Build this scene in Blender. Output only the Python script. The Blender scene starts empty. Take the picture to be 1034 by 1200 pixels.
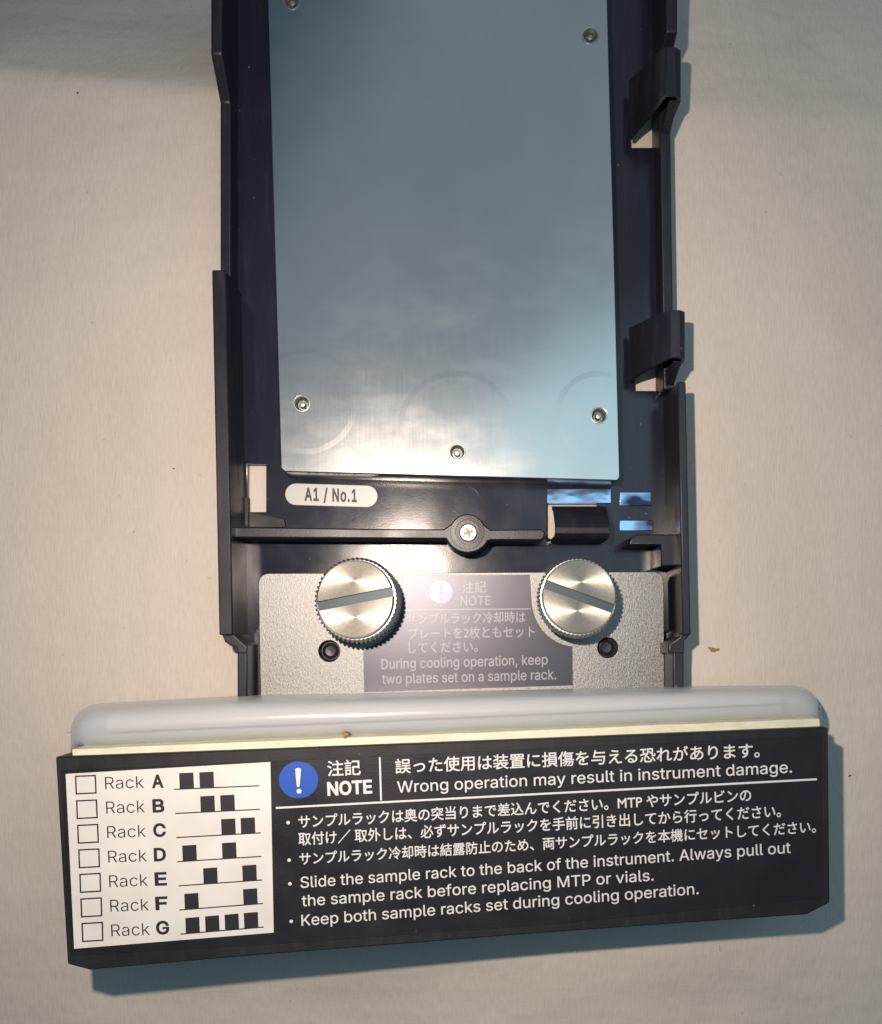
import bpy, bmesh, math, random
from mathutils import Vector, noise
random.seed(7)
U = 0.00022                      # one unit of the drawing = 0.22 mm
H = 1000.0                       # camera height over the cloth, in units
CX, CY = 540.0, 740.0            # the point straight below the camera (photo pixels)
scene = bpy.context.scene
col = scene.collection

# ------------------------------------------------------------------ camera, world, lights
cam = bpy.data.cameras.new('camera')
co = bpy.data.objects.new('camera', cam); col.objects.link(co)
co.location = (0, 0, H * U)
cam.sensor_fit = 'VERTICAL'; cam.sensor_height = 24.0; cam.sensor_width = 20.68
cam.lens = 20.0
cam.shift_x = (517 - CX) / 1200.0
cam.shift_y = (CY - 600) / 1200.0
cam.clip_start = 0.01; cam.clip_end = 20
scene.camera = co
world = bpy.data.worlds.new('World'); scene.world = world; world.use_nodes = True
bg = world.node_tree.nodes['Background']
bg.inputs[0].default_value = (0.33, 0.70, 1.0, 1); bg.inputs[1].default_value = 0.13
scene.view_settings.view_transform = 'Standard'; scene.view_settings.look = 'None'
scene.view_settings.exposure = 0; scene.view_settings.gamma = 1
scene.cycles.use_denoising = True
scene.cycles.max_bounces = 8; scene.cycles.transparent_max_bounces = 12
scene.cycles.sample_clamp_indirect = 4

def lamp(name, loc, size, power, color, target=(0, 0, 0), size_y=None, shape='DISK', spread=180):
    l = bpy.data.lights.new(name, 'AREA'); l.shape = shape; l.size = size * U
    if size_y: l.size_y = size_y * U
    l.energy = power; l.color = color
    o = bpy.data.objects.new(name, l); col.objects.link(o)
    o.location = Vector(loc) * U; l.spread = math.radians(spread)
    d = (Vector(target) - Vector(loc)); o.rotation_euler = d.to_track_quat('-Z', 'Y').to_euler()
    return o
lamp('flash_lamp', (-128, 152, 1010), 26, 0.31, (1.0, 0.835, 0.70), (-60, 60, 0), spread=132)
lamp('window_lamp', (760, 560, 2000), 1050, 0.17, (0.55, 0.88, 1.0), (0, 150, 0), 1200, 'RECTANGLE')
lamp('bounce_fill_lamp', (480, 950, 2100), 2700, 0.25, (0.84, 0.92, 1.0), (200, 500, 0), 2400, 'RECTANGLE')  # added unseen fill for room ceiling bounce, softens the plate's reflection

# ------------------------------------------------------------------ helpers
def P(px, py, z=0.0):
    """the point at height z (units) which the straight-down view shows at a photo position"""
    s = (H - z) / H
    return Vector(((px - CX) * s, -(py - CY) * s, z))
def link(o, name, mat, parent):
    o.name = name
    if mat is not None and hasattr(o.data, 'materials') and not len(o.data.materials): o.data.materials.append(mat)
    col.objects.link(o)
    if parent is not None: o.parent = parent
    return o
def mesh_obj(name, verts, faces, mat, parent=None, smooth=False, bevel=0, scale=U, angle=40, segs=2):
    me = bpy.data.meshes.new(name)
    me.from_pydata([tuple(Vector(v) * scale) for v in verts], [], faces)
    bm = bmesh.new(); bm.from_mesh(me)
    bmesh.ops.remove_doubles(bm, verts=bm.verts, dist=1e-7)
    bmesh.ops.recalc_face_normals(bm, faces=bm.faces)
    bm.to_mesh(me); bm.free()
    o = link(bpy.data.objects.new(name, me), name, mat, parent)
    if bevel:
        b = o.modifiers.new('bevel', 'BEVEL'); b.width = bevel * U; b.segments = segs
        b.limit_method = 'ANGLE'; b.angle_limit = math.radians(35)
        smooth = True
    if smooth:
        for p in me.polygons: p.use_smooth = True
        try: me.set_sharp_from_angle(angle=math.radians(angle))
        except Exception: pass
    return o
def wpoly(name, pts, z0, z1, mat, parent=None, holes=(), bevel=0.8, res=2):
    """upright prism from world outline pts (units) with real holes, rounded rims"""
    cu = bpy.data.curves.new(name, 'CURVE'); cu.dimensions = '2D'; cu.fill_mode = 'BOTH'
    b = min(bevel, (z1 - z0) * .45)
    cu.extrude = ((z1 - z0) / 2 - b) * U; cu.bevel_depth = b * U; cu.bevel_resolution = res; cu.offset = -b * U
    for ring in [pts] + list(holes):
        sp = cu.splines.new('POLY'); sp.points.add(len(ring) - 1); sp.use_cyclic_u = True
        for i, p in enumerate(ring): sp.points[i].co = (p[0] * U, p[1] * U, 0, 1)
    tmp = bpy.data.objects.new('tmp', cu); col.objects.link(tmp)
    tmp.location = (0, 0, (z0 + z1) / 2 * U)
    bpy.context.view_layer.update()
    me = bpy.data.meshes.new_from_object(tmp.evaluated_get(bpy.context.evaluated_depsgraph_get()))
    me.transform(tmp.matrix_world)
    bpy.data.objects.remove(tmp); bpy.data.curves.remove(cu)
    me.name = name; me.materials.clear()
    for p in me.polygons: p.use_smooth = True
    try: me.set_sharp_from_angle(angle=math.radians(35))
    except Exception: pass
    return link(bpy.data.objects.new(name, me), name, mat, parent)
def ppoly(name, px, z0, z1, mat, parent=None, holes=(), bevel=0.8):
    return wpoly(name, [P(x, y, z1) for x, y in px], z0, z1, mat, parent,
                 [[P(x, y, z1) for x, y in h] for h in holes], bevel)
def circ(cx, cy, r, n=28, ry=None):
    return [(cx + r * math.cos(2 * math.pi * i / n), cy + (ry or r) * math.sin(2 * math.pi * i / n)) for i in range(n)]
def rrect(x0, y0, x1, y1, r, n=6):
    out = []
    for (cx, cy, a) in ((x1 - r, y1 - r, 0), (x0 + r, y1 - r, 90), (x0 + r, y0 + r, 180), (x1 - r, y0 + r, 270)):
        for i in range(n + 1):
            t = math.radians(a + 90 * i / n); out.append((cx + r * math.cos(t), cy + r * math.sin(t)))
    return out
def lathe(name, prof, c, mat, parent, n=48, smooth=True, angle=30, cap=True):
    """prof: (radius, z) list, c: (x, y) world"""
    vs, fs = [], []
    for r, z in prof:
        for i in range(n):
            t = 2 * math.pi * i / n; vs.append((c[0] + r * math.cos(t), c[1] + r * math.sin(t), z))
    for k in range(len(prof) - 1):
        for i in range(n):
            j = (i + 1) % n; fs.append((k * n + i, k * n + j, (k + 1) * n + j, (k + 1) * n + i))
    if cap and prof[0][0] > 1e-6: fs.append(tuple(range(n)))
    if cap and prof[-1][0] > 1e-6: fs.append(tuple((len(prof) - 1) * n + i for i in range(n)))
    return mesh_obj(name, vs, fs, mat, parent, smooth=smooth, angle=angle)

# ------------------------------------------------------------------ materials
class M:
    def __init__(s, name, **kw):
        s.m = bpy.data.materials.new(name); s.m.use_nodes = True; s.nt = s.m.node_tree
        s.b = s.nt.nodes['Principled BSDF']
        for k, v in kw.items(): s.set(k, v)
        tc = s.nt.nodes.new('ShaderNodeTexCoord'); mp = s.nt.nodes.new('ShaderNodeMapping')
        mp.inputs['Scale'].default_value = (1 / U, 1 / U, 1 / U)
        s.nt.links.new(tc.outputs['Object'], mp.inputs[0]); s.co = mp.outputs[0]
    def set(s, k, v):
        k = {'base': 'Base Color', 'rough': 'Roughness', 'metal': 'Metallic', 'spec': 'Specular IOR Level'}.get(k, k)
        if isinstance(v, tuple) and len(v) == 3: v = v + (1,)
        s.b.inputs[k].default_value = v
    def node(s, t, **kw):
        n = s.nt.nodes.new(t)
        for k, v in kw.items():
            if k in [i.name for i in n.inputs]: n.inputs[k].default_value = v
            else: setattr(n, k, v)
        return n
    def L(s, a, b): s.nt.links.new(a, b)
    def scaled(s, sc):
        mp = s.node('ShaderNodeMapping'); mp.inputs['Scale'].default_value = sc; s.L(s.co, mp.inputs[0]); return mp.outputs[0]
    def noise(s, sc, scale=1.0, detail=4.0, rough=.55):
        n = s.node('ShaderNodeTexNoise'); n.inputs['Scale'].default_value = scale
        n.inputs['Detail'].default_value = detail; n.inputs['Roughness'].default_value = rough
        s.L(s.scaled(sc), n.inputs['Vector']); return n.outputs['Fac']
    def ramp(s, fac, a, b, c0, c1):
        r = s.node('ShaderNodeValToRGB'); r.color_ramp.elements[0].position = a; r.color_ramp.elements[1].position = b
        r.color_ramp.elements[0].color = tuple(c0) + (1,); r.color_ramp.elements[1].color = tuple(c1) + (1,)
        s.L(fac, r.inputs[0]); return r.outputs[0]
    def rng(s, fac, a, b, c, d):
        r = s.node('ShaderNodeMapRange'); 
        for i, v in enumerate((a, b, c, d)): r.inputs[i + 1].default_value = v
        s.L(fac, r.inputs[0]); return r.outputs[0]
    def bump(s, h, dist, strength=1.0, prev=None):
        b = s.node('ShaderNodeBump'); b.inputs['Distance'].default_value = dist * U; b.inputs['Strength'].default_value = strength
        s.L(h, b.inputs['Height'])
        if prev is not None: s.L(prev, b.inputs['Normal'])
        s.L(b.outputs[0], s.b.inputs['Normal']); return b.outputs[0]
    def math(s, op, a, b):
        n = s.node('ShaderNodeMath', operation=op)
        for i, v in enumerate((a, b)):
            if isinstance(v, (int, float)): n.inputs[i].default_value = v
            else: s.L(v, n.inputs[i])
        return n.outputs[0]

# cloth: plain weave, cream, fine vertical thread
mc = M('cream_cloth', base=(.6, .54, .45), rough=.95, spec=.1)
thread = mc.noise((.45, .07, 0), 1, 2)
weft = mc.noise((.05, .38, 0), 1, 2)
blot = mc.noise((.006, .004, 0), 1, 4)
spk = mc.noise((.11, .09, 0), 1, 2, .5)
f = mc.math('ADD', mc.math('MULTIPLY', thread, .5), mc.math('MULTIPLY', weft, .12))
f = mc.math('ADD', f, mc.math('MULTIPLY', blot, .4))
ccol = mc.ramp(f, .3, .72, (.585, .515, .445), (.685, .625, .56))
mx = mc.node('ShaderNodeMixRGB', blend_type='MULTIPLY'); mx.inputs[0].default_value = 1
mc.L(ccol, mx.inputs[1]); mc.L(mc.ramp(spk, .18, .27, (.55, .5, .42), (1, 1, 1)), mx.inputs[2])
mc.L(mx.outputs[0], mc.b.inputs['Base Color'])
n1 = mc.bump(mc.math('ADD', thread, mc.math('MULTIPLY', weft, .35)), 1.2, .5)
n1 = mc.bump(mc.noise((.02, .012, 0), 1, 3), 7, .5, n1)
mc.bump(mc.noise((.0035, .009, 0), 1, 3, .5), 16, .5, n1)
CLOTH = mc.m

def plastic(name, base, rough, bump=.12, scuff=0.0, dust=.5):
    m = M(name, base=base, rough=rough, spec=.45)
    n = m.noise((.02, .02, .02), 1, 5)
    m.L(m.rng(n, .3, .7, rough * .8, rough * 1.3), m.b.inputs['Roughness'])
    nb = m.bump(m.noise((.5, .5, .5), 1, 2), bump, .6)
    sc = m.noise((.09, .012, .05), 1, 6, .7)
    mix = m.node('ShaderNodeMixRGB'); mix.inputs[2].default_value = (.22, .21, .20, 1)
    m.L(m.ramp(sc, .5, .78, base, tuple(min(1, b + scuff) for b in base)), mix.inputs[1])
    spk = m.noise((.19, .16, .15), 1, 1, .3)
    m.L(m.rng(spk, .79, .83, 0, dust), mix.inputs[0]); m.L(mix.outputs[0], m.b.inputs['Base Color'])
    return m.m
PL = plastic('black_plastic', (.013, .012, .020), .36, .25, .018)
PLF = plastic('floor_plastic', (.012, .012, .025), .155, .05, .012)
PLM = plastic('textured_black_plastic', (.014, .013, .016), .5, .25, .012)
FACE = plastic('printed_face_plastic', (.014, .013, .017), .40, .2, .003, .12)

mm = M('brushed_aluminium', base=(.4, .45, .48), metal=1.0, rough=.25)
br = mm.noise((.9, .02, .02), 1, 3)
smud = mm.rng(mm.noise((.013, .028, .01), 1, 4, .6), .45, .85, 0, .06)
mm.L(mm.math('ADD', mm.rng(br, .3, .7, .195, .215), smud), mm.b.inputs['Roughness'])
mm.L(mm.ramp(mm.noise((.01, .007, .01), 1, 4), .3, .7, (.50, .505, .50), (.56, .565, .56)), mm.b.inputs['Base Color'])
nb = mm.bump(br, .03, .15)
nb = mm.bump(mm.noise((.007, .005, .01), 1, 1), 1.6, .5, nb)
# pressed discs round three of the screw holes (fine relief)
def ringbump(m, c, r, prev, depth=.10, w=3.2):
    vm = m.node('ShaderNodeVectorMath', operation='DISTANCE'); m.L(m.co, vm.inputs[0]); vm.inputs[1].default_value = c
    return m.bump(m.rng(vm.outputs['Value'], r - w, r + w, 1, 0), depth, 1, prev)
for (x, y, r) in ((358, 470, 56), (536, 505, 64), (702, 486, 46)):
    nb = ringbump(mm, tuple(P(x, y, 50)), r, nb)
ALU = mm.m

ms = M('galvanised_steel', base=(.62, .62, .60), metal=1.0, rough=.4)
g1 = ms.noise((.8, .45, .6), 1, 4, .75); g2 = ms.noise((.45, .2, .4), 1, 3, .8)
ms.L(ms.rng(g1, .3, .7, .36, .58), ms.b.inputs['Roughness'])
ms.L(ms.ramp(g1, .3, .7, (.10, .10, .098), (.40, .40, .39)), ms.b.inputs['Base Color'])
ms.bump(ms.math('ADD', g1, g2), .5, .5)
STEEL = ms.m

mk = M('turned_steel', base=(.46, .43, .38), metal=1.0, rough=.52)
mk.set('Anisotropic', .85); mk.set('Anisotropic Rotation', .25)
tg = mk.node('ShaderNodeTangent', direction_type='RADIAL', axis='Z'); mk.L(tg.outputs[0], mk.b.inputs['Tangent'])
_v = mk.node('ShaderNodeVectorMath', operation='LENGTH'); _m = mk.scaled((1, 1, 0)); mk.L(_m, _v.inputs[0])
_w = mk.node('ShaderNodeMath', operation='SINE'); mk.L(mk.math('MULTIPLY', _v.outputs['Value'], 2.6), _w.inputs[0])
_g = mk.noise((.25, .25, .25), 1, 5, .7)
mk.L(mk.ramp(_g, .3, .75, (.36, .33, .28), (.50, .47, .42)), mk.b.inputs['Base Color'])
mk.bump(mk.math('ADD', _w.outputs[0], _g), .025, .3)
TURNED = mk.m
SCREW = M('zinc_plated_steel', base=(.45, .47, .46), metal=1.0, rough=.45).m
KNURL = M('knurled_steel', base=(.72, .71, .67), metal=1.0, rough=.42).m
SLOT = M('slot_steel', base=(.07, .085, .095), metal=1.0, rough=.5).m

GLARE = M('blue_glare_patch', base=(.2, .3, .55), metal=1.0, rough=.14)  # blue-white window glare on the tray floor, put into the colour
_n = GLARE.noise((.022, .045, .05), 1, 2)
GLARE.L(GLARE.ramp(_n, .38, .60, (.03, .04, .08), (.42, .62, .92)), GLARE.b.inputs['Base Color'])
GLARE.L(GLARE.rng(_n, .3, .7, .4, .12), GLARE.b.inputs['Roughness']); GLARE.bump(_n, 3, .5); GLARE = GLARE.m
WHITE = M('white_label', base=(.80, .77, .73), rough=.45); 
WHITE.L(WHITE.ramp(WHITE.noise((.02, .02, .02), 1, 3), .3, .7, (.74, .71, .67), (.84, .81, .77)), WHITE.b.inputs['Base Color']); WHITE = WHITE.m
PILL = M('grey_white_label', base=(.52, .51, .50), rough=.35).m
INK = M('black_ink', base=(.020, .017, .022), rough=.5).m
WINK = M('white_ink', base=(.74, .73, .74), rough=.5).m
GINK = M('glare_greyed_ink', base=(.36, .35, .385), rough=.38).m  # white print greyed to imitate the flash glare washing it out
BLUE = M('blue_ink', base=(.012, .085, .48), rough=.45).m
FBLUE = M('pale_blue_ink', base=(.20, .20, .55), rough=.3).m
mp_ = M('satin_dark_label', base=(.07, .069, .083), rough=.36, metal=.75)
mp_.bump(mp_.noise((.8, .8, .8), 1, 2), .12, .5)
SATIN = mp_.m
mcr = M('cream_foam', base=(.74, .73, .56), rough=.6)
mcr.bump(mcr.noise((.05, .12, .1), 1, 3), 1.0, .6)
mcr.L(mcr.ramp(mcr.noise((.05, .1, .1), 1, 3), .3, .7, (.68, .66, .48), (.80, .79, .64)), mcr.b.inputs['Base Color']); CREAM = mcr.m
CRUMB = M('brown_crumb', base=(.35, .2, .06), rough=.8).m
DUST = M('dark_lint', base=(.10, .07, .05), rough=.9).m

def translucent(name, base, clear, rough):
    m = M(name, base=base, rough=rough)
    m.bump(m.noise((.02, .06, .06), 1, 3), 1.2, .5)
    tr = m.node('ShaderNodeBsdfTransparent'); tr.inputs[0].default_value = (.93, .95, .97, 1)
    fr = m.node('ShaderNodeLayerWeight'); fr.inputs['Blend'].default_value = .35
    mix = m.node('ShaderNodeMixShader')
    m.L(m.rng(fr.outputs['Facing'], 0, 1, clear, clear * .25), mix.inputs[0])
    m.L(m.b.outputs[0], mix.inputs[1]); m.L(tr.outputs[0], mix.inputs[2])
    m.L(mix.outputs[0], m.nt.nodes['Material Output'].inputs[0])
    return m.m
TUBE = translucent('frosted_translucent_plastic', (.70, .72, .75), .48, .24)
CORE = M('inner_milky_plastic', base=(.60, .575, .56), rough=.35).m
CORE2 = M('inner_blue_grey_plastic', base=(.40, .43, .48), rough=.35).m

# ------------------------------------------------------------------ cloth
def cloth_z(x, y):
    px, py = CX + x, CY - y
    z = 0.0
    edge = 92 + .09 * min(max(px, 0), 330) + (0 if px < 540 else 25)
    wgt = 1.0 if px < 300 else max(.35, 1 - (px - 300) / 600)
    d = edge - py
    if d > 0:
        t = min(d, 260); z -= wgt * .70 * (t * t / (2 * 26) if t < 26 else t - 13)
    z += -5 * max(0, min(1, (py - 1120) / 120)) ** 1
    out = max(0, min(1, (abs(px - 540) - 300) / 120))
    low = noise.noise(Vector((x * .0035, y * .0022, 3.1))) * 9 + noise.noise(Vector((x * .009, y * .006, 7.7))) * 2.2
    far = max(out, min(1, max(0, (py - 1120) / 60)))
    z += (low - 6) * far
    # soft dip in the cloth below the fascia
    z -= 14 * math.exp(-(((px - 390) / 120) ** 2 + ((py - 1215) / 55) ** 2))
    return min(z, -.5) if far < 1 else min(z, 6)
vs, fs = [], []
NX, NY = 260, 280
for j in range(NY + 1):
    for i in range(NX + 1):
        x = -1300 + 2600 * i / NX; y = -900 + 2500 * j / NY
        vs.append((x, y, cloth_z(x, y)))
for j in range(NY):
    for i in range(NX):
        a = j * (NX + 1) + i; fs.append((a, a + 1, a + NX + 2, a + NX + 1))
cl = mesh_obj('cloth', vs, fs, CLOTH, smooth=True, angle=180)
cl['kind'] = 'structure'; cl['label'] = 'cream woven cotton cloth with soft folds under the rack'

# ------------------------------------------------------------------ the rack
rack = bpy.data.objects.new('sample_rack', None); col.objects.link(rack)
rack.empty_display_size = .01
rack['label'] = 'black plastic sample rack with metal plate, two knurled screws and a printed warning fascia'
rack['category'] = 'sample rack'

F = 12.0     # top of the tray floor
# floor with real openings
def rect_px(x0, y0, x1, y1, z=F): return [P(x0, y0, z), P(x1, y0, z), P(x1, y1, z), P(x0, y1, z)]
YT = 790
floor_pts = [(-262, YT), (241, YT), (246, 290), (262, -5), (243, -22), (243, -110), (-243, -110), (-243, -22), (-262, -5)]
holes = [rect_px(290, 544, 312, 600), rect_px(739, 118, 779, 173), rect_px(744, 392, 784, 458), rect_px(641, 590, 700, 634)]
wpoly('tray_floor', floor_pts, 4, F, PLF, rack, holes, .6)

def wall(name, xo, xi, prof, mat=PL, z0=2, bevel=1.6):
    """wall running along Y; prof = (Y, ztop) list, xo/xi outer and inner X as numbers or functions of Y"""
    fo = xo if callable(xo) else (lambda y: xo); fi = xi if callable(xi) else (lambda y: xi)
    vs, fs = [], []
    for y, zt in prof:
        vs += [(fo(y), y, z0), (fo(y), y, zt), (fi(y), y, zt), (fi(y), y, z0)]
    for k in range(len(prof) - 1):
        a = 4 * k
        for q in range(4): fs.append((a + q, a + (q + 1) % 4, a + 4 + (q + 1) % 4, a + 4 + q))
    n = len(vs); fs += [(0, 1, 2, 3), (n - 4, n - 3, n - 2, n - 1)]
    return mesh_obj(name, vs, fs, mat, rack, bevel=bevel)
def lerp(a, b, t): t = max(0, min(1, t)); return a + (b - a) * t
# upper walls: low rail, rising to a high lug at the far end
wall('side_wall', -270, -258, [(YT, 78), (625, 78), (594, 42), (392, 42)])
rxo = lambda y: lerp(240, 234, (y - 270) / 400)
wall('side_wall', rxo, lambda y: rxo(y) - 12, [(YT, 78), (648, 78), (634, 42), (272, 42)])
# lower walls, tall
def lw_o(y): return lerp(-261, -269, (y + 5) / 395)
wall('side_wall', lw_o, lambda y: lw_o(y) + 15, [(391, 78), (-4, 78)])
wall('wall_flange', lambda y: lw_o(y) - .1 - 0, lambda y: lw_o(y) - 4, [(386, 40), (2, 40)], bevel=1)
def rw_o(y): return lerp(249, 243.5, (y + 5) / 275)
wall('side_wall', rw_o, lambda y: rw_o(y) - 9, [(270, 78), (-4, 78)])
# narrow neck walls in front
wall('neck_wall', -243, -232, [(-14, 72), (-80, 72)])
wall('neck_wall', 243, 231, [(-14, 72), (-80, 72)])
def slanted(name, pts, z0, z1): return wpoly(name, pts, z0, z1, PL, rack, (), 1.6)
slanted('neck_shoulder', [(-260, -2), (-246, -2), (-246, -4), (-232, -16), (-232, -24), (-243, -24), (-243, -18), (-256, -12)], 3, 73)
slanted('neck_shoulder', [(248, -2), (238, -2), (238, -6), (226, -14), (226, -24), (243, -24), (243, -10), (248, -6)], 3, 73)
# inner guide ribs under the handle
ppoly('guide_rib', [(297, 742), (302, 735), (306, 742), (306, 830), (297, 830)], F - 1, 22, PL, rack, (), 1)
ppoly('guide_rib', [(781, 742), (786, 738), (790, 746), (790, 830), (781, 830)], F - 1, 26, PL, rack, (), 1)

# cross rib with round screw boss
ZR = 58
def pr(pts, z=ZR): return [P(x, y, z) for x, y in pts]
arc = [(548 + 27 * math.cos(math.radians(a)), 622 + 26 * math.sin(math.radians(a))) for a in range(158, 21, -10)]
rib = [(262, 617), (330, 618), (430, 619.5), (520, 620), (532, 612), (548, 606), (564, 612), (575, 620.5), (634, 620), (639, 623), (638, 631), (634, 633), (576, 633)] + arc[::-1] + [(522, 631.5), (420, 631), (262, 630)]
wpoly('cross_rib', pr(rib), F - 4, ZR, PL, rack, (), 1.6)
ppoly('cross_rib', [(741, 629), (747, 626), (805, 626), (805, 663), (775, 663), (775, 638), (737, 638)], F - 4, ZR + 4, PL, rack, (), 1.6)
# screw in the boss
def phillips(px, py, z, r, name='boss_screw'):
    c = P(px, py, z + 3)
    o = lathe(name, [(r * 1.0, z - 1), (r, z + 1.6), (r * .86, z + 3), (.001, z + 3.6)], c, SCREW, rack)
    cr = []
    for k in range(4):
        a = math.radians(90 * k + 20)
        u, v = Vector((math.cos(a), math.sin(a))), Vector((-math.sin(a), math.cos(a)))
        cr += [tuple(Vector((c.x, c.y)) + u * r * .16 - v * r * .16 + u * 0), tuple(Vector((c.x, c.y)) + u * r * .55 - v * r * .11), tuple(Vector((c.x, c.y)) + u * r * .55 + v * r * .11)]
    wpoly('screw_recess', cr, z + 3.2, z + 3.9, M('dark_brass_recess', base=(.09, .075, .03), metal=.6, rough=.4).m, o, (), .05)
    # dished ring around it
    return o
phillips(549, 624, ZR, 10)
lathe('screw_boss', [(23, F), (21, ZR - 18), (20, ZR - 2), (18.5, ZR + .6), (13.5, ZR + .8), (12.5, ZR - 2)], P(548, 623.5, ZR), PL, rack)
# moulded ring mark on the floor
lathe('mould_ring', [(18, F - 1), (18, F + .7), (16.6, F + .7), (16.6, F - 1)], P(547, 588, F), PLF, rack, 40)
lathe('mould_disc', [(16, F - 1), (15.8, F + .35), (.001, F + .35)], P(547, 588, F), PLF, rack, 40)

# leaf clips: bent leaves springing from the wall, above the openings
def leaf(name, prof, a0, a1, axis, th=4, parent=rack, ext=0):
    """prof = (offset, z, shrink) list across; swept between a0 and a1 along the other axis"""
    n = len(prof); vs = []; fs = []
    outer = []
    for k, (s, z) in enumerate(prof):
        p0 = Vector(prof[max(0, k - 1)]); p1 = Vector(prof[min(n - 1, k + 1)])
        t = (p1 - p0).normalized(); nn = Vector((-t.y, t.x))
        outer.append((s, z)); outer_in = Vector((s, z)) - nn * th
        outer[-1] = ((s, z), tuple(outer_in))
    ring = [o[0] for o in outer] + [o[1] for o in reversed(outer)]
    m = len(ring)
    for a_ in (a0, a1):
        for q, (s, z) in enumerate(ring):
            k_ = q if q < n else 2 * n - 1 - q
            a = a_ - (ext * max(0, k_ - 4) / (n - 5) if a_ == a0 and ext else 0)
            vs.append((s, a, z) if axis == 'Y' else (a, s, z))
    fs = [(i, (i + 1) % m, m + (i + 1) % m, m + i) for i in range(m)]
    # end caps as quads
    for off in (0, m):
        for k in range(n - 1): fs.append((off + k, off + k + 1, off + m - 2 - k, off + m - 1 - k))
    return mesh_obj(name, vs, fs, PL, parent, smooth=True, angle=32, bevel=.5)
def side_clip(y0, y1, ext, cx_):
    leaf('spring_clip', [(cx_, 6), (cx_, 71), (cx_ - 1.5, 77), (cx_ - 5, 80), (cx_ - 13, 80), (cx_ - 17, 77.5), (210, 55), (201, 38), (195.5, 27)], y0, y1, 'Y', 4.5, ext=ext)
    # ramp that drops from the clip to the rail
    o = mesh_obj('clip_gusset', [(cx_ + .2, y0 - 2, 78), (cx_ - 10, y0 - 2, 78), (cx_ + .2, y0 - 18, 41), (cx_ - 10, y0 - 18, 41), (cx_ + .2, y0 - 2, 30), (cx_ - 10, y0 - 2, 30)],
             [(0, 1, 3, 2), (0, 2, 4), (1, 5, 3), (2, 3, 5, 4), (0, 4, 5, 1)], PL, rack, bevel=.8)
side_clip(294, 345, 9, 239.5)
side_clip(576, 627, 16, 235)
# left small glossy retaining tab
leaf('retaining_tab', [(-255, 66), (-252, 60), (-249.5, 45), (-249, 30), (-250, 14)], 212, 145, 'Y', 3)
ppoly('pocket_step', [(268, 582), (291, 582), (291, 617), (268, 617)], F - 3, 15, PLM, rack, (), .8)
ppoly('burr_step', [(292, 600), (333, 608), (335, 618), (292, 618)], F - 3, 18, PLM, rack, (), .8)
# front clip lying across
leaf('spring_clip', [(102, 7), (102, 48), (103.5, 56), (108, 61), (114, 62), (121, 59), (133, 46), (140, 38), (143, 26)], 104, 164, 'X', 4.5)
lathe('spring_clip_end', [(7, 0), (7, 1)], (0, 0), PLM, None, 8)
bpy.data.objects.remove(bpy.data.objects['spring_clip_end'])
# thin patches standing in for the window glare on the floor by the front clip
def pad(pts, z0, z1a, z1b, name='glare_pad'):
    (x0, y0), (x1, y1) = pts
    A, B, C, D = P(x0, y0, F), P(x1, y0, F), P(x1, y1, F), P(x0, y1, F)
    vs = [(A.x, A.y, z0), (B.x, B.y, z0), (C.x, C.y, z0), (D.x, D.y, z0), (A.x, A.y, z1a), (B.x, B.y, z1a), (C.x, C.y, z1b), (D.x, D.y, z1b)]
    return mesh_obj(name, vs, [(0, 1, 2, 3), (4, 5, 6, 7), (0, 1, 5, 4), (1, 2, 6, 5), (2, 3, 7, 6), (3, 0, 4, 7)], GLARE, rack, bevel=.5)
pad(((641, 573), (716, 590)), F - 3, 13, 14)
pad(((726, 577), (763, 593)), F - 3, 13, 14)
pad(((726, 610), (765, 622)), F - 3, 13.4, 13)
lathe('mould_ring', [(11, F - 1), (11, F + 1), (9.5, F + 1), (9.5, F - 1)], P(748, 604, F), PLF, rack, 32)

# ------------------------------------------------------------------ metal plate
ZP = 50
hole_px = [(342, 2), (692, 42), (354, 473), (702, 487), (536, 530)]
plate = ppoly('metal_plate', [(311.5, -70), (710.5, -70), (727, 559), (724, 563.5), (334, 553), (329, 549)], F + .3, ZP, ALU, rack,
              [circ(x, y, 8.6) for x, y in hole_px], 1.3)
for x, y in hole_px:
    c = P(x, y, ZP)
    lathe('screw_socket', [(9.4, ZP - 1.6), (8.9, ZP + .5), (8.2, ZP + .55), (6.3, ZP - 3), (5.6, ZP - 12)], c, SCREW, plate, 28, cap=False)
    lathe('socket_pin', [(5.6, 24), (5.6, ZP - 12), (3.6, ZP - 11.5), (3.5, ZP - 4), (2.7, ZP - 2.6), (.001, ZP - 2.1)], c, SCREW, plate, 24)

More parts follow.
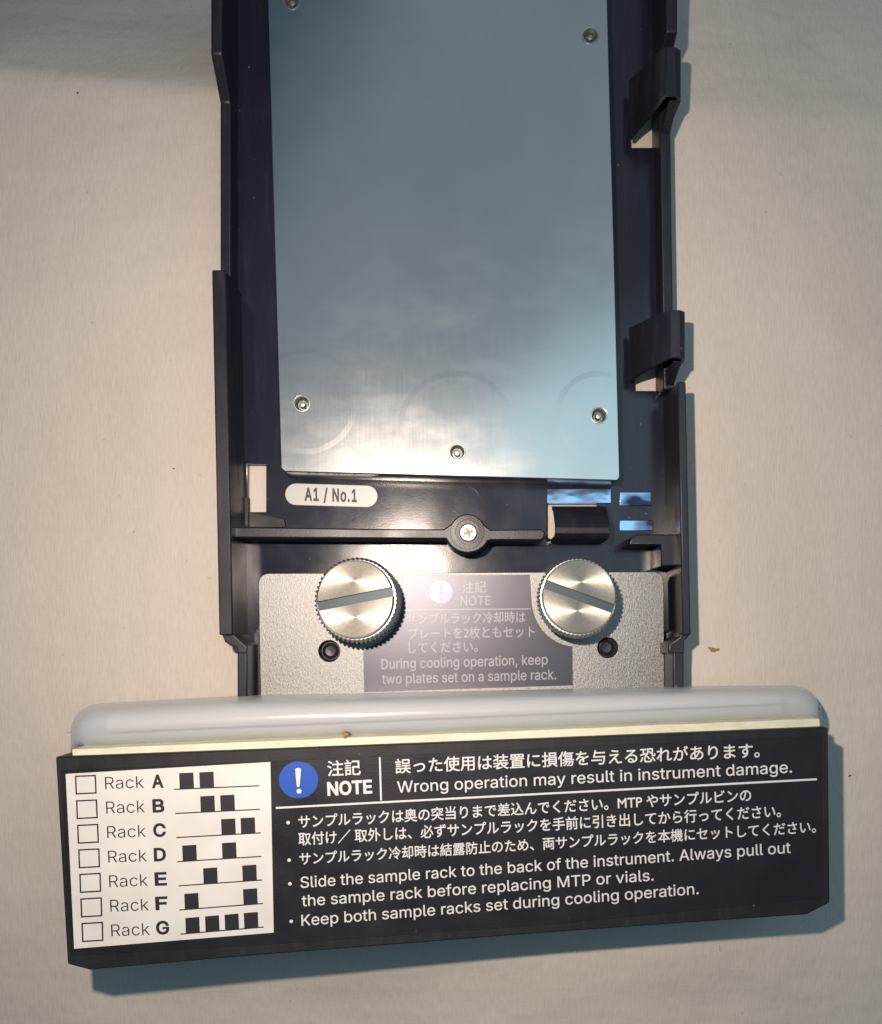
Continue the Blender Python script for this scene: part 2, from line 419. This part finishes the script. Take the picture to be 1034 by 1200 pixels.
# ------------------------------------------------------------------ text
UPV = None
def load_font():
    try:
        import os
        return bpy.data.fonts.load(os.path.join(bpy.utils.resource_path('LOCAL'), 'datafiles', 'fonts', 'Inter.woff2'))
    except Exception:
        return None
FONT = load_font()          # the sans-serif that ships with Blender; its built-in font otherwise
def glyph_mesh(s, bold=0.0, spacing=1.0):
    """flat glyphs; every outer contour is filled on its own, so overlapping strokes stay solid"""
    from mathutils.geometry import delaunay_2d_cdt
    import numpy as np
    cu = bpy.data.curves.new('t', 'FONT'); cu.body = s; cu.resolution_u = 4; cu.space_character = spacing
    if FONT and all(ord(c) < 256 for c in s): cu.font = FONT
    o = bpy.data.objects.new('t', cu); col.objects.link(o); bpy.context.view_layer.update()
    tc = o.to_curve(bpy.context.evaluated_depsgraph_get())
    rings = []
    for sp in tc.splines:
        pts = []
        bp = list(sp.bezier_points); nb = len(bp)
        if nb:
            for i in range(nb):
                a, b = bp[i], bp[(i + 1) % nb]
                p0, p1, p2, p3 = a.co.xy, a.handle_right.xy, b.handle_left.xy, b.co.xy
                straight = abs((p1 - p0).cross(p3 - p0)) + abs((p2 - p0).cross(p3 - p0)) < 1e-5
                for k in range(1 if straight else 4):
                    t = k / 4; u = 1 - t
                    pts.append(p0 * u ** 3 + p1 * 3 * u * u * t + p2 * 3 * u * t * t + p3 * t ** 3)
        else: pts = [Vector(p.co.xy) for p in sp.points]
        cl_ = []
        for p in pts:
            if not cl_ or (p - cl_[-1]).length > 1e-4: cl_.append(p)
        if len(cl_) > 2 and (cl_[0] - cl_[-1]).length < 1e-4: cl_.pop()
        if len(cl_) > 2: rings.append(cl_)
    o.to_curve_clear(); bpy.data.objects.remove(o); bpy.data.curves.remove(cu)
    area = lambda r: sum(r[i - 1].cross(r[i]) for i in range(len(r))) / 2
    sg = 1 if area(max(rings, key=lambda r: abs(area(r)))) > 0 else -1
    def off(r):
        out = []; n = len(r); d = bold * sg
        for i in range(n):
            e0 = (r[i] - r[i - 1]); e1 = (r[(i + 1) % n] - r[i])
            if e0.length < 1e-6 or e1.length < 1e-6: out.append(r[i]); continue
            n0 = Vector((e0.y, -e0.x)).normalized(); n1 = Vector((e1.y, -e1.x)).normalized()
            m = n0 + n1
            if m.length < .3: m = n0
            m.normalize(); out.append(r[i] + m * d / max(.6, m.dot(n0)))
        return out
    rings = [off(r) for r in rings]
    # group contours into glyphs by overlap in x, triangulate each, keep what winds round
    rings.sort(key=lambda r: min(p.x for p in r)); groups = []
    for r in rings:
        xa, xb = min(p.x for p in r), max(p.x for p in r)
        if groups and xa < groups[-1][0]: groups[-1][1].append(r); groups[-1][0] = max(groups[-1][0], xb)
        else: groups.append([xb, [r]])
    vs, fs = [], []
    for _, rs in groups:
        pts, eds = [], []
        for r in rs:
            b0 = len(pts); n = len(r); pts += [Vector((p.x, p.y)) for p in r]
            eds += [(b0 + i, b0 + (i + 1) % n) for i in range(n)]
        ov, oe, of = delaunay_2d_cdt(pts, eds, [], 0, 1e-6)[:3]
        if not of: continue
        V = np.array([tuple(v) for v in ov]); T = np.array([tuple(f) for f in of])
        C = V[T].mean(axis=1)
        w = np.zeros(len(C), int)
        for r in rs:
            A = np.array([tuple(p) for p in r]); B = np.roll(A, -1, axis=0)
            for a, b in zip(A, B):
                if a[1] == b[1]: continue
                up = (C[:, 1] >= a[1]) & (C[:, 1] < b[1]) if a[1] < b[1] else (C[:, 1] >= b[1]) & (C[:, 1] < a[1])
                x = a[0] + (C[:, 1] - a[1]) * (b[0] - a[0]) / (b[1] - a[1])
                w += np.where(up & (C[:, 0] < x), 1 if a[1] < b[1] else -1, 0)
        base = len(vs); vs += [(v[0], v[1], 0) for v in V]
        fs += [tuple(base + int(i) for i in t) for t, k in zip(T, w) if k != 0]
    me = bpy.data.meshes.new('glyphs'); me.from_pydata(vs, [], fs); return me
CAPH = {}
def cap_scale(latin):
    if latin not in CAPH:
        h = max(v.co.y for v in glyph_mesh('H').vertices); CAPH[latin] = .72 / h
    return CAPH[latin]
def print_text(s, p0, p1, em, proj, mat, parent, bold=0.0, lean=0.0, name='lettering', spacing=1.0, fat=0.0):
    """baseline runs p0 -> p1 (ink edges) in photo pixels; em = height of the em square; proj lays a point on the surface"""
    me = glyph_mesh(s, bold, spacing); xs = [v.co.x for v in me.vertices]; x0, x1 = min(xs), max(xs)
    if all(ord(c) < 256 for c in s): em = em * cap_scale(True)
    d = Vector((p1[0] - p0[0], p1[1] - p0[1])); up = Vector((-lean, -1.0))
    for v in me.vertices:
        q = Vector(p0) + d * ((v.co.x - x0) / (x1 - x0)) + up * (v.co.y * em)
        v.co = (proj(q.x, q.y) + Vector((0, 0, v.co.z))) * U
    o = bpy.data.objects.new(name, me); me.name = name; me.materials.clear()
    o = link(o, name, mat, parent); return o
def print_poly(name, pts, proj, mat, parent):
    return mesh_obj(name, [proj(x, y) for x, y in pts], [tuple(range(len(pts)))], mat, parent)
def print_line(name, a, b, w, proj, mat, parent):
    d = (Vector(b) - Vector(a)).normalized(); n = Vector((-d.y, d.x)) * w / 2
    A, B = Vector(a), Vector(b)
    return print_poly(name, [tuple(A + n), tuple(B + n), tuple(B - n), tuple(A - n)], proj, mat, parent)

# pill label on the floor
pill = []
for i in range(13):
    t = math.radians(-90 + 180 * i / 12); pill.append((430 + 12.6 * math.cos(t), 581.6 + 12.6 * math.sin(t)))
for i in range(13):
    t = math.radians(90 + 180 * i / 12); pill.append((347 + 12.6 * math.cos(t), 579.2 + 12.6 * math.sin(t)))
ppl = ppoly('position_label', pill, F - .5, F + 1.2, PILL, rack, (), .2)
pj = lambda x, y: P(x, y, F + 1.35)
print_text('A1 / No.1', (357, 586), (418.6, 588), 19.5, pj, INK, ppl, .03, 0, spacing=1.12)

# ------------------------------------------------------------------ steel bracket with printed label
ZS = 32
def cor(cx, cy, r, a0, a1): return [(cx + r * math.cos(math.radians(a)), cy + r * math.sin(math.radians(a))) for a in range(a0, a1 + 1, 15)]
br_out = cor(315, 684, 12, 180, 270) + cor(766, 682, 12, 270, 360) + [(779, 835), (306, 835)]
bracket = ppoly('steel_bracket', br_out, F + 14, ZS, STEEL, rack, [circ(386, 763, 12.6), circ(712.5, 759, 12)], .6)
for x, y in ((386, 763), (712.5, 759)):
    lathe('locating_pin', [(15, F), (15, ZS - 9), (10.5, ZS - 12), (9.5, ZS - 12), (8.8, ZS - 8), (7.2, ZS - 7.2), (5.8, ZS - 10), (.001, ZS - 10.5)], P(x, y, ZS), PL, bracket, 28)
lab = [(472, 674.5), (621, 673.5)]
cR, cL = (676, 702), (418, 704)
lab += [(cR[0] + 53 * math.cos(math.radians(a)), cR[1] + 56 * math.sin(math.radians(a))) for a in (180, 170, 160, 150, 140, 130, 120, 110, 102)]
lab += [(671, 757.5), (671.5, 803), (427, 811), (426, 764)]
lab += [(cL[0] + 54 * math.cos(math.radians(a)), cL[1] + 56 * math.sin(math.radians(a))) for a in (78, 70, 60, 50, 40, 30, 20, 10, 0)]
lab = [lab[0], lab[1]] + [p for p in lab[2:]]
note = ppoly('note_label', lab, ZS - .3, ZS + .7, SATIN, bracket, (), .15)
pn = lambda x, y: P(x, y, ZS + .85)
print_poly('notice_disc', circ(517, 694, 13.5), pn, FBLUE, note)
pn2 = lambda x, y: P(x, y, ZS + 1.0)
print_text('!', (514.5, 703), (519.5, 703), 24, pn2, GINK, note, .02)
print_text('注記', (542, 694), (570, 693.5), 15, pn, GINK, note, .008)
print_text('NOTE', (540, 709.5), (575, 709), 15, pn, GINK, note, 0)
print_line('rule_line', (474, 715), (622, 713.5), 1.2, pn, GINK, note)
print_text('サンプルラック冷却時は', (477, 731), (616, 728.5), 14.5, pn, GINK, note, .008)
print_text('プレートを2枚ともセット', (479, 748), (627, 745.5), 14.5, pn, GINK, note, .008)
print_text('してください。', (479, 764.5), (560, 763), 14.5, pn, GINK, note, .008)
print_text('During cooling operation, keep', (447, 784), (642, 778.5), 16, pn, GINK, note, .006)
print_text('two plates set on a sample rack.', (448, 801.5), (652, 796), 16, pn, GINK, note, .006)

# ------------------------------------------------------------------ thumb screws
def thumb_screw(px, py, ang, zt, rot=(0, 0), k_=1.0):
    c = P(px, py, zt); R = 42.0
    n = 56; m = n * 4; vs = []; fs = []
    prof = [(-20, 40, 0), (-19, 44.5, 1), (-6, 44.5, 1), (-2.5, 43, .3), (-2, 41, 0)]     # (z below the rim, radius, tooth depth)
    for z, rad, f_ in prof:
        for i in range(m):
            q = rad + (2.0 if (i % 4) in (1, 2) else 0) * f_
            t = 2 * math.pi * (i + .16 * z) / m
            vs.append((q * math.cos(t), q * math.sin(t), z - 4))
    for k in range(len(prof) - 1):
        for i in range(m): fs.append((k * m + i, k * m + (i + 1) % m, (k + 1) * m + (i + 1) % m, (k + 1) * m + i))
    fs += [tuple(range(m)), tuple((len(prof) - 1) * m + i for i in range(m))]
    root = mesh_obj('thumb_screw', vs, fs, KNURL, rack, smooth=True, angle=25)
    root.location = (c.x * U, c.y * U, zt * U); root.scale = (k_, k_, 1); root.rotation_euler = (math.radians(rot[0]), math.radians(rot[1]), 0)
    a = math.radians(ang); u = Vector((math.cos(a), math.sin(a))); v = Vector((-u.y, u.x)); w = 5.2
    for sgn in (1, -1):
        t0 = math.asin(w / R); mid = []
        for i in range(41):
            t = t0 + (math.pi - 2 * t0) * i / 40
            mid.append(u * R * math.cos(t) + v * sgn * R * math.sin(t))
        vv, ff = [], []; k = len(mid)
        for rr, z in ((1.0, -9), (1.0, -1.6), (.965, 0)):
            for p in mid:
                q = p.copy()
                if rr < 1:
                    q = q * rr; dv = q.dot(v) * sgn
                    if dv < w: q += v * sgn * (w - dv)
                vv.append((q.x, q.y, z))
        for r_ in range(2):
            for i in range(k - 1): ff.append((r_ * k + i, r_ * k + i + 1, (r_ + 1) * k + i + 1, (r_ + 1) * k + i))
        for r_ in range(2): ff.append((r_ * k + k - 1, r_ * k, (r_ + 1) * k, (r_ + 1) * k + k - 1))
        ff.append(tuple(2 * k + i for i in range(k)))
        mesh_obj('screw_head', vv, ff, TURNED, root, smooth=True, angle=20)
    lathe('slot_floor', [(R - .5, -9), (R - .5, -4.5), (.001, -4.5)], (0, 0), SLOT, root)
    lathe('washer', [(30, ZS - zt - 1), (38, ZS - zt + 4), (38, ZS - zt + 22), (30, ZS - zt + 26)], (0, 0), SCREW, root, 40)
    return root
thumb_screw(416, 702, 11, 90, (-4, -5))
thumb_screw(679, 699, -20, 90, (-4, 1), .945)

# ------------------------------------------------------------------ front fascia
KX = .065; Z0 = 149.5
def Q(px, py, lift=0.0):
    """point on the slightly tilted front face seen at a photo position"""
    s = (H - Z0 - lift) / (H - KX * (px - CX))
    return Vector(((px - CX) * s, -(py - CY) * s, H * (1 - s)))
def zf(X, lift=0.0): return Z0 + lift - KX * X
face_px = [(65, 887), (300, 878.5), (640, 865.5), (968, 852), (971, 854), (973, 1058), (946, 1072), (640, 1093.5), (300, 1120), (105, 1137), (79, 1130)]
def slab(name, px, lift, z0, mat, parent, bevel=1.5):
    top = [Q(x, y, lift) for x, y in px]; n = len(top)
    vs = list(top) + [Vector((p.x, p.y, z0)) for p in top]
    fs = [tuple(range(n)), tuple(range(2 * n - 1, n - 1, -1))] + [(i, n + i, n + (i + 1) % n, (i + 1) % n) for i in range(n)]
    return mesh_obj(name, vs, fs, mat, parent, bevel=bevel)
fascia = slab('front_fascia', face_px, 0, 14, PLM, rack, 3.0)
# printed sheet let into the face
sheet_px = [(71, 903), (300, 893), (640, 877), (963, 862.5), (966, 1052), (640, 1084), (300, 1108), (84, 1120)]
n = len(sheet_px)
def sheet(name, px, l0, l1, mat, parent, bevel=.3):
    a = [Q(x, y, l1) for x, y in px]; b = [Vector((p.x, p.y, p.z - (l1 - l0))) for p in a]; n = len(px)
    return mesh_obj(name, a + b, [tuple(range(n)), tuple(range(2 * n - 1, n - 1, -1))] + [(i, n + i, n + (i + 1) % n, (i + 1) % n) for i in range(n)], mat, parent, bevel=bevel)
msheet = sheet('printed_sheet', sheet_px, -.4, .7, FACE, fascia)
chart = sheet('rack_chart', [(77, 907), (317, 893), (321, 1093), (87, 1112)], 0, 1.3, WHITE, fascia, .2)
q0 = lambda x, y: Q(x, y, .85); q1 = lambda x, y: Q(x, y, 1.0)
c0 = lambda x, y: Q(x, y, 1.45)
BARS = {'A': (0, 1), 'B': (1, 2), 'C': (2, 3), 'D': (0, 2), 'E': (1, 3), 'F': (0, 3), 'G': (0, 1, 2, 3)}
BX = [(.065, .233), (.302, .470), (.537, .705), (.768, .937)]
for i, ch in enumerate('ABCDEFG'):
    t = i / 6.0
    # checkbox outline
    A = [(87.9 + 7.6 * t, 909.0 + 172.6 * t), (112.6 + 8.4 * t, 908.0 + 172 * t), (113.6 + 7.9 * t, 930 + 172.6 * t), (88.7 + 7.6 * t, 931.2 + 173 * t)]
    cxm = sum(p[0] for p in A) / 4; cym = sum(p[1] for p in A) / 4
    inn = [(cxm + (x - cxm) * .88, cym + (y - cym) * .87) for x, y in A]
    inn = [(cxm + (x - cxm) * .86, cym + (y - cym) * .85) for x, y in A]
    vs = [c0(x, y) for x, y in A + inn]
    mesh_obj('checkbox', vs, [(k, (k + 1) % 4, 4 + (k + 1) % 4, 4 + k) for k in range(4)], INK, chart)
    by = 924.6 + 172.8 * t
    print_text('Rack', (123.6 + 7.2 * t, by), (169 + 7 * t, by - 1.3 - .6 * t), 19.6, c0, INK, chart, -.004, .045)
    print_text(ch, (178.3 + 5 * t, by - 1.5 - 1.2 * t), (192.2 + 5.6 * t, by - 2 - 1.4 * t) if ch not in 'CG' else (193 + 5.8 * t, by - 2 - 1.4 * t), 20, c0, INK, chart, .028, .045)
    a = Vector((204.3 + 7.4 * t, 925 + 169.7 * t)); b = Vector((304.0 + 5.2 * t, 920.8 + 165.6 * t))
    line = print_line('position_line', tuple(a), tuple(b), 1.4, c0, INK, chart)
    for k in BARS[ch]:
        p, q = a.lerp(b, BX[k][0]), a.lerp(b, BX[k][1])
        up = Vector((-.75, -18.7 + 0.4 * t))
        print_poly('plate_mark', [tuple(p), tuple(q), tuple(q + up), tuple(p + up)], lambda x, y: Q(x, y, 1.6), INK, chart)
# notice
print_poly('notice_disc', circ(350, 914, 23, 40, 21.6), q0, BLUE, msheet)
def bang(x, y):
    pts = [(x - 3.4, y - 13), (x - 2.6, y - 14.6), (x, y - 15.2), (x + 2.6, y - 14.6), (x + 3.4, y - 13), (x + 1.7, y + 6.5), (x, y + 7.4), (x - 1.5, y + 6.5)]
    return pts
print_poly('exclamation_mark', bang(349.5, 915), q1, WINK, msheet)
print_poly('exclamation_dot', circ(350.6, 927.2, 2.9, 16), q1, WINK, msheet)
def ln(x): return .055 * (1 - (x - 65) / 905) + .008
T = [('注記', (384, 908.2), (423, 906.6), 19.5, .012), ('NOTE', (384, 932), (436.5, 929), 20.5, .03),
     ('誤った使用は装置に損傷を与える恐れがあります。', (463.5, 905.2), (890.5, 886.2), 18.6, .010),
     ('Wrong operation may result in instrument damage.', (465.7, 928.9), (928.4, 905.3), 18.3, .006),
     ('サンプルラックは奥の突当りまで差込んでください。MTP やサンプルビンの', (350, 969.5), (880.6, 937.8), 16.4, .010),
     ('取付け／ 取外しは、必ずサンプルラックを手前に引き出してから行ってください。', (350.0, 989.6), (915.5, 956.4), 16.4, .010),
     ('サンプルラック冷却時は結露防止のため、両サンプルラックを本機にセットしてください。', (351.2, 1012.6), (956.6, 974.6), 15.8, .010),
     ('Slide the sample rack to the back of the instrument. Always pull out', (352.5, 1040.6), (926.8, 999.4), 17.8, .006),
     ('the sample rack before replacing MTP or vials.', (354, 1062.2), (766.3, 1031.8), 17.8, .006),
     ('Keep both sample racks set during cooling operation.', (353.6, 1085), (819, 1047.6), 17.8, .006)]
for s, a, b, em, bo in T:
    cjk = any(ord(c_) > 255 for c_ in s)
    print_text(s, a, b, em, q0, WINK, msheet, .012 if cjk else bo - .002, ln((a[0] + b[0]) / 2))
for x, y in ((337.8, 964), (339, 1008), (340, 1035.7), (341.5, 1079.7)):
    print_poly('bullet', circ(x, y, 2.1, 12), q0, WINK, msheet)
print_line('divider_line', (445.2, 887.5), (446.8, 938), 2.1, q0, WINK, msheet)
print_line('rule_line', (323.5, 946.8), (957.5, 913.2), 2.3, q0, WINK, msheet)

# ------------------------------------------------------------------ cream gasket and translucent handle
def strip(name, top_px, bot_px, ztop, zbot, mat, bevel):
    def W(x, y):
        return P(x, y, ztop - KX * (x - CX) * .9)
    n = len(top_px)
    a = [W(*p) for p in top_px]; b = [W(*p) for p in bot_px]
    vs = a + b + [Vector((p.x, p.y, zbot)) for p in a] + [Vector((p.x, p.y, zbot)) for p in b]
    fs = []
    for k in range(n - 1):
        fs += [(k, k + 1, n + k + 1, n + k), (2 * n + k, 2 * n + k + 1, 3 * n + k + 1, 3 * n + k),
               (k, k + 1, 2 * n + k + 1, 2 * n + k), (n + k, n + k + 1, 3 * n + k + 1, 3 * n + k)]
    for k in (0, n - 1): fs.append((k, n + k, 3 * n + k, 2 * n + k))
    return mesh_obj(name, vs, fs, mat, rack, bevel=bevel)
gt, gb = [], []
for i in range(25):
    t = i / 24; x = 84 + (961 - 84) * t
    gt.append((x, 878 - 36 * t + 1.0 * noise.noise(Vector((x * .03, 0, 0)))))
    gb.append((x + 1, 889 - 36.0 * t + .5 * noise.noise(Vector((x * .05, 4, 0)))))
strip('cream_gasket', gt, gb, 141, 30, CREAM, 1.2)

# handle: hollow loaf section swept along its length with rounded ends
def handle(name, mat, inset, zb, zt, x0, x1, parent, k=1.0):
    NS, NA = 64, 18; vs, fs = [], []
    for i in range(NS + 1):
        t = i / NS
        te = .5 - .5 * math.cos(math.pi * t)          # denser at ends
        x = x0 + (x1 - x0) * te
        e = min(x - x0, x1 - x) / 38.0
        sh = math.sqrt(max(.0, 1 - (1 - min(1, e)) ** 2.4)) if e < 1 else 1.0
        ybot = 884 - 37 * (x - 84) / 877 - inset
        ytop = (826 - 11 * min(1, (x - 84) / 200)) - 14 * max(0, (x - 284) / 677) + inset
        if x > 800: ytop += (x - 800) * .01
        sh = .45 + .55 * sh
        tilt = -KX * (x - CX) * .9
        for a in range(NA + 1):
            th = math.pi * a / NA
            c, s = math.cos(th), math.sin(th)
            fy = .5 + .5 * math.copysign(abs(c) ** .75, c)      # 1 at the fascia side, 0 at the far side
            fz = s ** .6
            yy = ybot - (ybot - ytop) * (1 - fy) * (sh if True else 1)
            zz = zb + (zt + tilt - zb) * fz * (.6 + .4 * sh) * 1.0
            vs.append(P(x, yy, max(zz, 0)))
    w = NA + 1
    for i in range(NS):
        for a in range(NA):
            q = i * w + a; fs.append((q, q + 1, q + w + 1, q + w))
        fs.append((i * w + NA, i * w, (i + 1) * w, (i + 1) * w + NA))
    fs.append(tuple(range(w))); fs.append(tuple(NS * w + a for a in range(w)))
    return mesh_obj(name, vs, fs, mat, parent, smooth=True, angle=60)
hd = handle('translucent_handle', TUBE, 0, 20, 134, 83, 959, rack)
ct, cm, cb = [], [], []
for i in range(25):
    t = i / 24; x = 122 + (918 - 122) * t
    top = (826 - 11 * min(1, (x - 84) / 200)) - 14 * max(0, (x - 284) / 677) + 9; bot = 884 - 37 * (x - 84) / 877
    ct.append((x, top)); cm.append((x, bot - 24)); cb.append((x, bot - 5))
a_ = strip('handle_core', ct, cm, 96, 30, CORE, 5); a_.parent = hd
a_ = strip('handle_core_lip', [(x, y + 1.2) for x, y in cm], cb, 78, 30, CORE2, 2); a_.parent = hd

def nib(x, y, z, r, mat, name, parent, st=1.0):
    c = P(x, y, z)
    lathe(name, [(r, z - 3), (r * .9, z), (r * .5, z + r * .6), (.001, z + r * .8)], (c.x, c.y), mat, parent, 9)
nib(81, 857, 60, 2.2, TUBE, 'moulding_nib', hd); nib(961, 829, 40, 2.4, TUBE, 'moulding_nib', hd)
res = ppoly('glue_residue', [(400, 860), (403, 858.5), (408, 859.5), (409, 861), (405, 863), (404, 866), (402, 863)], 140, 152, CRUMB, hd, (), .5)
# ------------------------------------------------------------------ small debris on the cloth
def crumb(px, py, r, mat, label, name='crumb', stretch=1.6, ang=0.2):
    z = cloth_z(*P(px, py, 0)[:2]); c = P(px, py, z)
    vs, fs = [], []; n, m = 10, 5
    for j in range(m + 1):
        ph = math.pi * j / m
        for i in range(n):
            t = 2 * math.pi * i / n; rr = r * math.sin(ph) * (1 + .35 * math.sin(3 * t + px))
            x, y = rr * stretch * math.cos(t), rr * .6 * math.sin(t)
            vs.append((c.x + x * math.cos(ang) - y * math.sin(ang), c.y + x * math.sin(ang) + y * math.cos(ang), c.z + r * .35 * (1 - math.cos(ph)) - .3))
    for j in range(m):
        for i in range(n): fs.append((j * n + i, j * n + (i + 1) % n, (j + 1) * n + (i + 1) % n, (j + 1) * n + i))
    o = mesh_obj(name, vs, fs, mat, None, smooth=True, angle=80)
    o['label'] = label; o['category'] = 'crumb' if mat is CRUMB else 'lint speck'; return o
crumb(836, 761, 4.2, CRUMB, 'small brown crumb on the cloth right of the rack neck above the handle', ang=-.15)
crumb(91, 109, 1.6, DUST, 'tiny dark speck on the cloth near its top left fold', 'lint_speck', 1.0, 1.2)
crumb(204, 549, 1.2, DUST, 'tiny dark speck on the cloth left of the tray wall', 'lint_speck', 1.2, .2)
crumb(996, 909, 1.8, DUST, 'tiny dark speck on the cloth right of the fascia', 'lint_speck', 1.1, .5)
